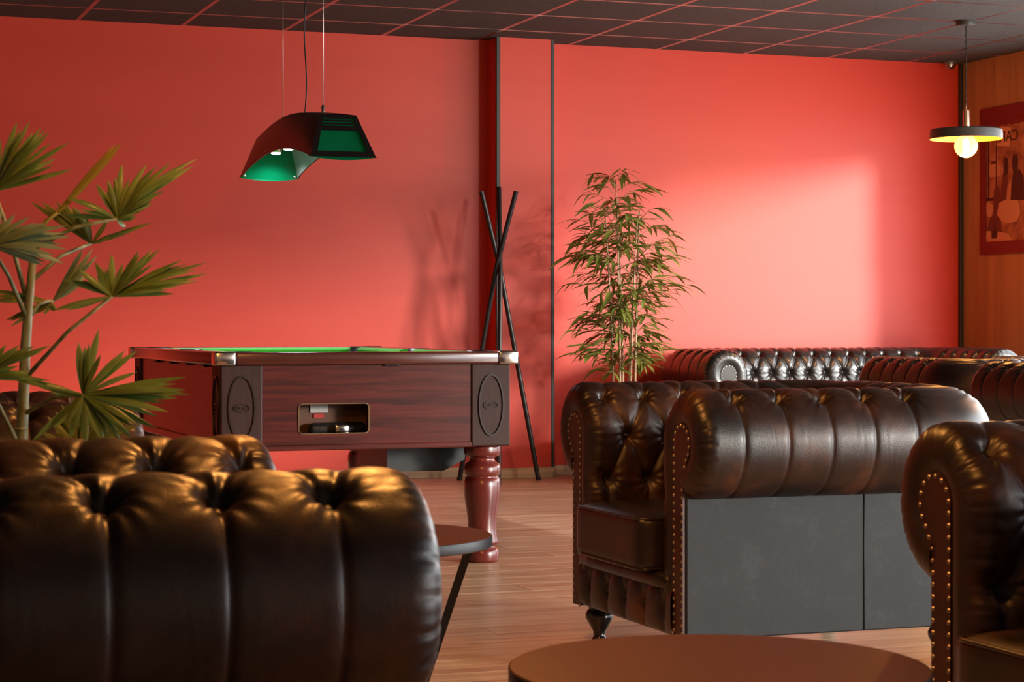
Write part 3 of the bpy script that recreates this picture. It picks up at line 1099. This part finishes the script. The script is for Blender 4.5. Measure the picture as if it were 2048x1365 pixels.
pendant((6.414, 10.111), 'lit round pendant lamp with globe bulb hanging in front of the framed poster', 30)
pendant((1.05, 2.75), 'lit round pendant lamp over the near round table', 45)
pendant((1.35, 4.6), 'lit round pendant lamp over the round table by the pool table', 45)
pendant((6.414, 6.9), 'lit round pendant lamp over the chairs along the glazed front', 34)

# ceiling spotlight behind the view, lights the red wall
spx, spy = 5.46, 7.2
sp = thing('ceiling_spotlight', 'small black ceiling spotlight turned to the red wall', 'spotlight', (spx, spy, 0))
part('spot_body', lathe([(0.03, ZC - 0.09), (0.035, ZC - 0.085), (0.035, ZC - 0.02), (0.045, ZC - 0.018), (0.045, ZC - 0.006)], 20), 'cord_black', sp, 40)
d = bpy.data.lights.new('spot_light', 'SPOT')
d.energy, d.color, d.spot_size, d.spot_blend, d.shadow_soft_size = 110, (1.0, 0.80, 0.58), R(75), 0.9, 0.05
so = bpy.data.objects.new('spot_light', d)
COL.objects.link(so)
so.location = (spx, spy, ZC - 0.1)
so.rotation_euler = (Vector((3.9, 11.8, 1.1)) - so.location).to_track_quat('-Z', 'Y').to_euler()

# ------------------------------------------------------------------ round coffee tables


def coffee_table(loc, rz, label):
    t = thing('coffee_table', label, 'coffee table', loc, rz, 'round black coffee tables')
    r, h = 0.296, 0.44
    tp = part('table_top', lathe([(0.0001, h - 0.026), (r - 0.003, h - 0.026), (r, h - 0.023), (r, h - 0.002), (r - 0.002, h), (0.0001, h)], 96, False), 'table_black', t, 30)
    part('edge_band', lathe([(r + 0.0004, h - 0.024), (r + 0.0008, h - 0.0225), (r + 0.0008, h - 0.0025), (r + 0.0004, h - 0.0015)], 96, False), 'table_edge', tp, True)
    for k in range(3):
        a = 2 * PI * k / 3
        top = Vector((0.245 * math.cos(a), 0.245 * math.sin(a), h - 0.026))
        bot = Vector((0.245 * math.cos(a + 1.1), 0.245 * math.sin(a + 1.1), 0.0))
        d = (bot - top)
        side = Vector((-math.sin(a), math.cos(a), 0)) * 0.013
        th = Vector((math.cos(a), math.sin(a), 0)) * 0.010
        V = [top - side - th, top + side - th, top + side + th, top - side + th, bot - side - th, bot + side - th, bot + side + th, bot - side + th]
        F = [(0, 1, 2, 3), (7, 6, 5, 4), (0, 4, 5, 1), (1, 5, 6, 2), (2, 6, 7, 3), (3, 7, 4, 0)]
        part('leg', ([tuple(p) for p in V], F), 'stand_black', t)
    return t


coffee_table((1.259, 2.622, 0), R(80), 'round dark coffee table in the near foreground with warm glow on top')
coffee_table((1.281, 4.543, 0), R(-20), 'small round dark coffee table half hidden behind the left armchair')

# ------------------------------------------------------------------ framed café poster on the oak wall
po = thing('poster', 'framed sepia café poster with dark red border on the oak wall', 'poster', (XR, 11.2, 1.857))
PSC, PHt = 0.83, 0.946                          # local: a = across as seen (left to right = -Y), b = up


def pq(a0, a1, b0, b1, d0, d1):
    """slab on the wall: a in metres from the left edge, b from the bottom, d = distance out of the wall"""
    return box(-d1, -d0, 0.35 - a1 * PSC, 0.35 - a0 * PSC, b0 - PHt / 2, b1 - PHt / 2)


def poly_print(pts, d):
    V = [(-d, 0.35 - a * PSC, b - PHt / 2) for a, b in pts] + [(-d + 0.001, 0.35 - a * PSC, b - PHt / 2) for a, b in pts]
    n = len(pts)
    return V, [tuple(range(n)), tuple(range(2 * n - 1, n - 1, -1))] + [(k, n + k, n + (k + 1) % n, (k + 1) % n) for k in range(n)]


principled('poster_red', (0.16, 0.012, 0.016), 0.5)
add_noise(principled('poster_sepia', (0.3, 0.1, 0.06), 0.6), [(0.16, 0.045, 0.03), (0.34, 0.13, 0.075), (0.50, 0.23, 0.13)], scale=(9, 9, 9), detail=6, ramp=(0.33, 0.68))
principled('poster_dark', (0.045, 0.012, 0.012), 0.6)
principled('poster_mid', (0.12, 0.03, 0.022), 0.6)
principled('poster_light', (0.62, 0.31, 0.19), 0.6)
principled('poster_cloth', (0.52, 0.25, 0.155), 0.6)
part('border', join(pq(0, 0.70, 0, 0.08, 0, 0.022), pq(0, 0.70, PHt - 0.075, PHt, 0, 0.022), pq(0, 0.085, 0.08, PHt - 0.075, 0, 0.022), pq(0.615, 0.70, 0.08, PHt - 0.075, 0, 0.022)), 'poster_red', po)
pc = part('print', pq(0.08, 0.62, 0.075, PHt - 0.07, 0, 0.014), 'poster_sepia', po)
SC = 0.0152
aw = [(0.085, 0.871), (0.615, 0.871), (0.615, 0.83)] + [(0.615 - 0.53 * k / 12, 0.815 + (0.012 if k % 2 else 0)) for k in range(13)]
part('awning', poly_print(aw, 0.015), 'poster_red', pc)
part('window_light', poly_print([(0.20, 0.70), (0.40, 0.68), (0.42, 0.80), (0.30, 0.815), (0.2, 0.80)], 0.0146), 'poster_light', pc)
part('window_bar', join(pq(0.105, 0.125, 0.36, 0.83, 0.014, 0.0155), pq(0.215, 0.227, 0.42, 0.83, 0.014, 0.0152), pq(0.085, 0.22, 0.345, 0.365, 0.014, 0.0155)), 'poster_dark', pc)
part('car', poly_print([(0.10, 0.50), (0.27, 0.50), (0.28, 0.55), (0.25, 0.575), (0.23, 0.61), (0.15, 0.615), (0.125, 0.58), (0.10, 0.57)], 0.0148), 'poster_cloth', pc)
part('car_window', poly_print([(0.14, 0.58), (0.225, 0.58), (0.215, 0.603), (0.155, 0.606)], 0.0153), 'poster_mid', pc)
part('woman', poly_print([(0.27, 0.33), (0.36, 0.33), (0.365, 0.40), (0.38, 0.46), (0.37, 0.52), (0.385, 0.55), (0.375, 0.60), (0.345, 0.61), (0.325, 0.58), (0.32, 0.52), (0.30, 0.47), (0.29, 0.42)], 0.0156), 'poster_mid', pc)
part('woman_hair', poly_print([(0.325, 0.50), (0.375, 0.50), (0.39, 0.55), (0.38, 0.605), (0.345, 0.617), (0.322, 0.58)], 0.0162), 'poster_dark', pc)
part('man', poly_print([(0.42, 0.33), (0.60, 0.33), (0.59, 0.47), (0.55, 0.52), (0.51, 0.53), (0.52, 0.59), (0.50, 0.625), (0.455, 0.625), (0.435, 0.59), (0.445, 0.535), (0.455, 0.51), (0.43, 0.45)], 0.0158), 'poster_dark', pc)
part('chair_back', join(poly_print([(0.18, 0.25), (0.235, 0.22), (0.28, 0.30), (0.27, 0.41), (0.225, 0.445), (0.19, 0.41)], 0.0157),
                        poly_print([(0.09, 0.12), (0.30, 0.12), (0.29, 0.22), (0.22, 0.275), (0.13, 0.23)], 0.0152)), 'poster_mid', pc)
part('table_cloth', join(poly_print([(0.235, 0.25), (0.26, 0.325), (0.36, 0.345), (0.52, 0.33), (0.55, 0.25), (0.50, 0.20), (0.40, 0.19), (0.30, 0.205)], 0.0166),
                         poly_print([(0.085, 0.25), (0.15, 0.24), (0.185, 0.31), (0.15, 0.33), (0.085, 0.335)], 0.0155),
                         poly_print([(0.085, 0.08), (0.46, 0.08), (0.38, 0.125), (0.20, 0.15), (0.085, 0.15)], 0.0162)), 'poster_cloth', pc)
part('cup', join(poly_print([(0.16, 0.10), (0.235, 0.10), (0.245, 0.155), (0.155, 0.155)], 0.0168), poly_print([(0.195, 0.155), (0.21, 0.155), (0.203, 0.215)], 0.0168)), 'poster_dark', pc)
tg = text_geo('CAFÉ', 0.10, 0.0006)
# the lettering of the café window is seen from inside, so it reads backwards
part('window_lettering', [(-0.0165 - p[2], 0.35 - 0.315 + p[0], p[1] + 0.745 - PHt / 2) for p in tg[0]] and
     ([(-0.0165 - p[2], 0.35 - 0.315 + p[0], p[1] + 0.745 - PHt / 2) for p in tg[0]], tg[1]), 'poster_dark', pc)

# dome camera in the corner
dc = thing('dome_camera', 'small shiny dome camera under the ceiling in the far corner', 'camera', (7.30, 11.70, ZC - 0.006))
part('camera_base', lathe([(0.0001, -0.012), (0.05, -0.012), (0.052, -0.008), (0.052, 0.0)], 28), 'shade_grey', dc, 40)
part('camera_dome', xf(dome(0.042, 0.042, 24, 8), Matrix.Translation((0, 0, -0.012)) @ Matrix.Rotation(PI, 4, 'X')), 'dome_dark', dc, True)

# ------------------------------------------------------------------ bamboo


def leaf_geo(l, w, droop=0.25, fold=0.25, n=5):
    """lance shaped leaf along +X, folded along the midrib, tip drooping"""
    V = []
    for i in range(n + 1):
        q = i / n
        ww = w * (math.sin(PI * min(1, q * 0.97 + 0.03) ** 0.8)) * 0.5
        x, z = l * q * (1 - 0.12 * droop * q), -l * droop * q * q
        V += [(x, -ww, z + ww * fold), (x, 0, z), (x, ww, z + ww * fold)]
    F = []
    for i in range(n):
        a = i * 3
        F += [(a, a + 3, a + 4, a + 1), (a + 1, a + 4, a + 5, a + 2)]
    return V, F


rng = random.Random(11)
BX, BY = 4.74, 11.12
bam = thing('bamboo_plant', 'tall artificial bamboo with slender canes standing by the red wall', 'plant', (BX, BY, 0))
part('pot', lathe([(0.0001, 0), (0.13, 0), (0.14, 0.02), (0.165, 0.26), (0.17, 0.30), (0.155, 0.30), (0.15, 0.265), (0.0001, 0.262)], 36, False), 'pot_clay', bam, 40)
part('soil', lathe([(0.0001, 0.272), (0.148, 0.266)], 24, False), 'soil', bam)
lmes = [mkmesh('leaf', leaf_geo(0.15, 0.026, dr), 'bamboo_leaf', True) for dr in (0.12, 0.3, 0.5)] + \
       [mkmesh('leaf', leaf_geo(0.115, 0.022, dr), 'bamboo_leaf', True) for dr in (0.1, 0.35)]
canes = []
for k, (cx, cy, h, lx, ly) in enumerate(((-0.075, 0.01, 1.62, -0.05, 0.02), (-0.05, -0.03, 1.50, -0.03, -0.03), (-0.005, 0.03, 1.78, -0.05, 0.0), (0.01, -0.035, 1.55, 0.03, -0.04),
                                        (0.055, 0.0, 1.60, 0.04, 0.02), (0.03, 0.04, 1.35, 0.07, 0.05))):
    P = [(cx + lx * (q / 12) ** 1.8, cy + ly * (q / 12) ** 1.8, 0.26 + (h - 0.26) * q / 12) for q in range(13)]
    cn = part('cane', tube(P, [0.0095 - 0.006 * q / 12 for q in range(13)], 8), 'cane', bam, True)
    part('cane_joints', join(*[mv(lathe([(0.0105 - 0.0055 * q / 12, -0.004), (0.0118 - 0.006 * q / 12, 0), (0.0105 - 0.0055 * q / 12, 0.004)], 8, False), *P[q]) for q in range(1, 12, 2)]), 'twig', cn, True)
    canes.append((P, h))
twigs, leafs = [], []
for ci, (P, h) in enumerate(canes):
    nb_ = 29
    for b in range(nb_):
        q = 0.30 + 0.70 * (b + rng.random() * 0.6) / nb_
        i = min(11, int(q * 12))
        base = Vector(P[i]).lerp(Vector(P[i + 1]), q * 12 - i)
        az = rng.random() * 2 * PI
        zrel = (base.z - 0.7) / 1.1
        ln = (0.31 - 0.10 * abs(zrel - 0.45)) * rng.uniform(0.55, 1.1)
        if base.z > 1.5:
            ln *= 0.8
        el = R(rng.uniform(5, 42))
        tip = base + Vector((math.cos(az) * math.cos(el), math.sin(az) * math.cos(el) * 0.8, math.sin(el))) * ln
        tip.z -= 0.03
        mid = base.lerp(tip, 0.5) + Vector((0, 0, 0.03))
        if tip.x > 0.3 and tip.z < 0.98:
            continue
        twigs.append(tube([base, mid, tip], [0.0022, 0.0017, 0.001], 5))
        nl = rng.randint(5, 7)
        for j in range(nl):
            w = 0.42 + 0.58 * j / (nl - 1)
            p = base.lerp(mid, w * 2) if w < 0.5 else mid.lerp(tip, w * 2 - 1)
            yaw = az + (0.55 if j % 2 else -0.55) * (1 - 0.7 * (j == nl - 1)) + rng.uniform(-0.35, 0.35)
            pit = R(rng.uniform(-15, 25)) - (0.1 if j < 2 else 0)
            if p.x > 0.2 and p.z < 0.98:
                continue
            leafs.append((p, (rng.uniform(-0.5, 0.5), pit, yaw), rng.randrange(5), rng.uniform(0.75, 1.2)))
# tall tip shoot
for az, z, ln in ((2.6, 1.70, 0.2), (0.4, 1.72, 0.16), (3.3, 1.80, 0.16), (1.2, 1.84, 0.1), (5.0, 1.83, 0.1)):
    base = Vector((-0.05, 0, z - 0.06))
    tip = base + Vector((math.cos(az) * ln, math.sin(az) * ln * 0.5, 0.07))
    twigs.append(tube([base, tip], [0.002, 0.001], 5))
    for j in range(6):
        leafs.append((base.lerp(tip, 0.3 + 0.14 * j), (0, R(rng.uniform(-10, 30)), az + (0.6 if j % 2 else -0.6)), rng.randrange(5), 0.9))
tw = part('twigs', join(*twigs), 'twig', bam, True)
tw['kind'] = 'stuff'
rng.shuffle(leafs)
rest = []
for k, (p, e, m, s) in enumerate(leafs):
    if k < 290:
        o = link('leaf', lmes[m], bam, p, e)
        o.scale = (s, s, s)
    else:
        me = lmes[m]
        from mathutils import Euler
        M = Matrix.Translation(p) @ Euler(e).to_matrix().to_4x4() @ Matrix.Scale(s, 4)
        rest.append(([tuple(M @ v.co) for v in me.vertices], [tuple(q.vertices) for q in me.polygons]))
if rest:
    fo = part('foliage', join(*rest), 'bamboo_leaf', bam, True)
    fo['kind'] = 'stuff'

# ------------------------------------------------------------------ fan palm
PXX, PYY = 0.44, 3.80
RIGHT = Vector((math.cos(THETA), -math.sin(THETA), 0))
BACK = Vector((math.sin(THETA), math.cos(THETA), 0))
palm = thing('fan_palm', 'fan palm with split green fronds standing behind the left armchair', 'plant', (PXX, PYY, 0))


def pv(a, b, d=0.0):
    """point of the palm: a centimetres to the right of the stem, b centimetres high, d metres further back"""
    return RIGHT * (a / 100) + BACK * d + Vector((0, 0, b / 100))


part('pot', lathe([(0.0001, 0), (0.13, 0), (0.14, 0.02), (0.165, 0.26), (0.17, 0.30), (0.155, 0.30), (0.15, 0.265), (0.0001, 0.262)], 36, False), 'pot_clay', palm, 40)
part('soil', lathe([(0.0001, 0.272), (0.148, 0.266)], 24, False), 'soil', palm)
stem_pts = [pv(-1.2, 26), pv(-1.2, 60), pv(-1.0, 73), pv(-0.4, 88), pv(0.3, 97), pv(1.2, 107)]
stm = part('stem', tube(stem_pts, [0.0115, 0.011, 0.0105, 0.0095, 0.008, 0.006], 12), 'palm_stem', palm, True)
part('stem_rings', join(*[tube([pv(-1.2, z), pv(-1.2, z + 0.5)], 0.0125, 12) for z in (62, 68, 73)]), 'palm_stem', stm, True)


def leaflet(hub, tip, w, bow, nrm, n=8):
    """one folded finger of a fan: narrow at the hub, widest past the middle, pointed and drooping at the tip"""
    d = tip - hub
    side = d.cross(nrm).normalized()
    up = side.cross(d).normalized()
    V = []
    for i in range(n + 1):
        q = i / n
        ww = w * (0.25 + 0.75 * min(1, q / 0.42) ** 0.8) * (1 if q < 0.68 else ((1 - q) / 0.32) ** 0.7 * 0.96 + 0.04) * 0.5
        c = hub + d * q + up * (bow * d.length * math.sin(PI * q * 0.85)) - Vector((0, 0, 1)) * 0.05 * d.length * max(0, q - 0.6)
        V += [tuple(c - side * ww - up * ww * 0.9), tuple(c), tuple(c + side * ww - up * ww * 0.9)]
    F = []
    for i in range(n):
        a = i * 3
        F += [(a, a + 3, a + 4, a + 1), (a + 1, a + 4, a + 5, a + 2)]
    return V, F


prng = random.Random(5)


def frond(base, hub, hd, tips, mat, w=1.7, tilt=0.25, bow=0.05, petiole='palm_stem'):
    """base, hub and tips in cm beside / above the stem foot, hd = depth of the hub in metres"""
    B = pv(base[0], base[1], base[2] if len(base) > 2 else 0)
    H = pv(hub[0], hub[1], hd)
    mid = B.lerp(H, 0.5) + Vector((0, 0, 0.012))
    fr = part('frond', tube([B, mid, H], [0.0045, 0.0036, 0.003], 8), petiole, palm, True)
    nrm = (-BACK + Vector((0, 0, 0.8))).normalized()
    for k, tp in enumerate(tips):
        dx, dz = tp[0] - hub[0], tp[1] - hub[1]
        dep = tp[2] if len(tp) > 2 else hd + tilt * (dx * 0.010 * prng.uniform(-0.6, 0.6) + abs(dz) * 0.004) + prng.uniform(-0.02, 0.02)
        T = pv(tp[0], tp[1], dep)
        part('leaflet', leaflet(H, T, w * 0.70 / 100 * prng.uniform(0.88, 1.1), bow * prng.uniform(0.5, 1.4), nrm), mat, fr, True)
    order = sorted(tips, key=lambda q: math.atan2(q[1] - hub[1], q[0] - hub[0]))
    for a, b in zip(order[:-1], order[1:]):
        da = math.atan2(b[1] - hub[1], b[0] - hub[0]) - math.atan2(a[1] - hub[1], a[0] - hub[0])
        if da < R(32):
            k = 0.90 if da < R(16) else 0.74
            T = pv(hub[0] + ((a[0] + b[0]) / 2 - hub[0]) * k, hub[1] + ((a[1] + b[1]) / 2 - hub[1]) * k, hd + prng.uniform(-0.02, 0.03))
            part('leaflet', leaflet(H, T, w * 0.58 / 100, bow, nrm), mat, fr, True)
    return fr


def px(u, v):
    """photo measurement -> centimetres beside the stem foot and above the floor at the palm's distance (3.72 m)"""
    return (u - 50) * 0.0907, 92 - (v - 652) * 0.0907


def P_(*uv):
    return [px(u, v) for u, v in uv]


frond((-0.5, 98), px(5, 387), -0.08, P_((-60, 300), (-30, 262), (-2, 248), (51, 250), (80, 250), (98, 259), (109, 267), (117, 273), (150, 289), (124, 322), (155, 342)), 'palm_green', 1.9)
frond((1.0, 106), px(225, 436), 0.02, P_((115, 428), (132, 398), (178, 365), (208, 356), (232, 325), (287, 326), (305, 330), (332, 321), (383, 316), (380, 328), (340, 358), (317, 386), (300, 408), (277, 419), (264, 432), (237, 451)),
      'palm_green', 1.75, bow=0.10)
frond((0.0, 93), px(2, 494), -0.10, P_((-70, 440), (-30, 430), (8, 425), (26, 424), (48, 433), (82, 440), (118, 452), (158, 457), (160, 481), (152, 505), (145, 533), (98, 533)), 'palm_pale', 1.8, bow=0.10)
frond((0.5, 100), px(155, 482), 0.10, P_((30, 396), (50, 394), (78, 394), (100, 396), (118, 404), (128, 410), (142, 425), (190, 432), (278, 437), (200, 463), (250, 446)), 'palm_olive', 1.7)
frond((0.5, 94), px(90, 602), 0.04, P_((150, 492), (172, 492), (176, 505), (172, 518), (156, 542), (150, 560)), 'palm_pale', 1.5, bow=0.02)
frond((0.0, 93), px(88, 602), 0.02, P_((-40, 580), (-30, 600), (0, 640), (5, 652), (32, 640), (74, 628), (101, 622)), 'palm_olive', 1.7, bow=0.06)
frond((-0.8, 82), px(226, 593), -0.03, P_((126, 560), (164, 542), (189, 525), (225, 508), (280, 502), (302, 499), (316, 498), (364, 520), (411, 525), (410, 546), (392, 564), (360, 574), (346, 588), (114, 622), (133, 620)),
      'palm_green', 1.8, bow=0.09)
frond((-1.5, 70), px(-14, 752), -0.12, P_((40, 688), (62, 690), (98, 692), (131, 690), (104, 704), (128, 757), (90, 742), (-60, 700)), 'palm_green', 1.9, bow=0.10)
frond((-0.6, 76), px(184, 786), -0.10, P_((172, 683), (188, 690), (214, 656), (262, 700), (286, 701), (384, 750), (392, 776), (394, 788), (366, 792), (356, 818), (326, 852), (282, 846), (276, 872), (252, 876), (224, 884), (191, 884),
                                          (160, 876), (128, 850), (82, 878), (114, 778), (60, 758)), 'palm_green', 2.1, bow=0.08)
frond((-1.0, 62), px(130, 905), 0.10, P_((42, 882), (50, 868), (66, 838), (76, 828), (92, 812), (110, 808), (124, 818), (150, 826), (180, 828), (205, 828), (225, 848), (260, 852)), 'palm_olive', 1.7)
sp_ = frond((1.2, 107), px(110, 425), 0.0, [], 'palm_yellow', petiole='palm_yellow')
for du, dv, w in ((243, 283, 1.5), (230, 287, 0.9), (226, 290, 0.7)):
    part('leaflet', leaflet(pv(*px(104, 432)), pv(*px(du, dv), -0.02), w / 100, 0.01, -BACK), 'palm_yellow', sp_, True)
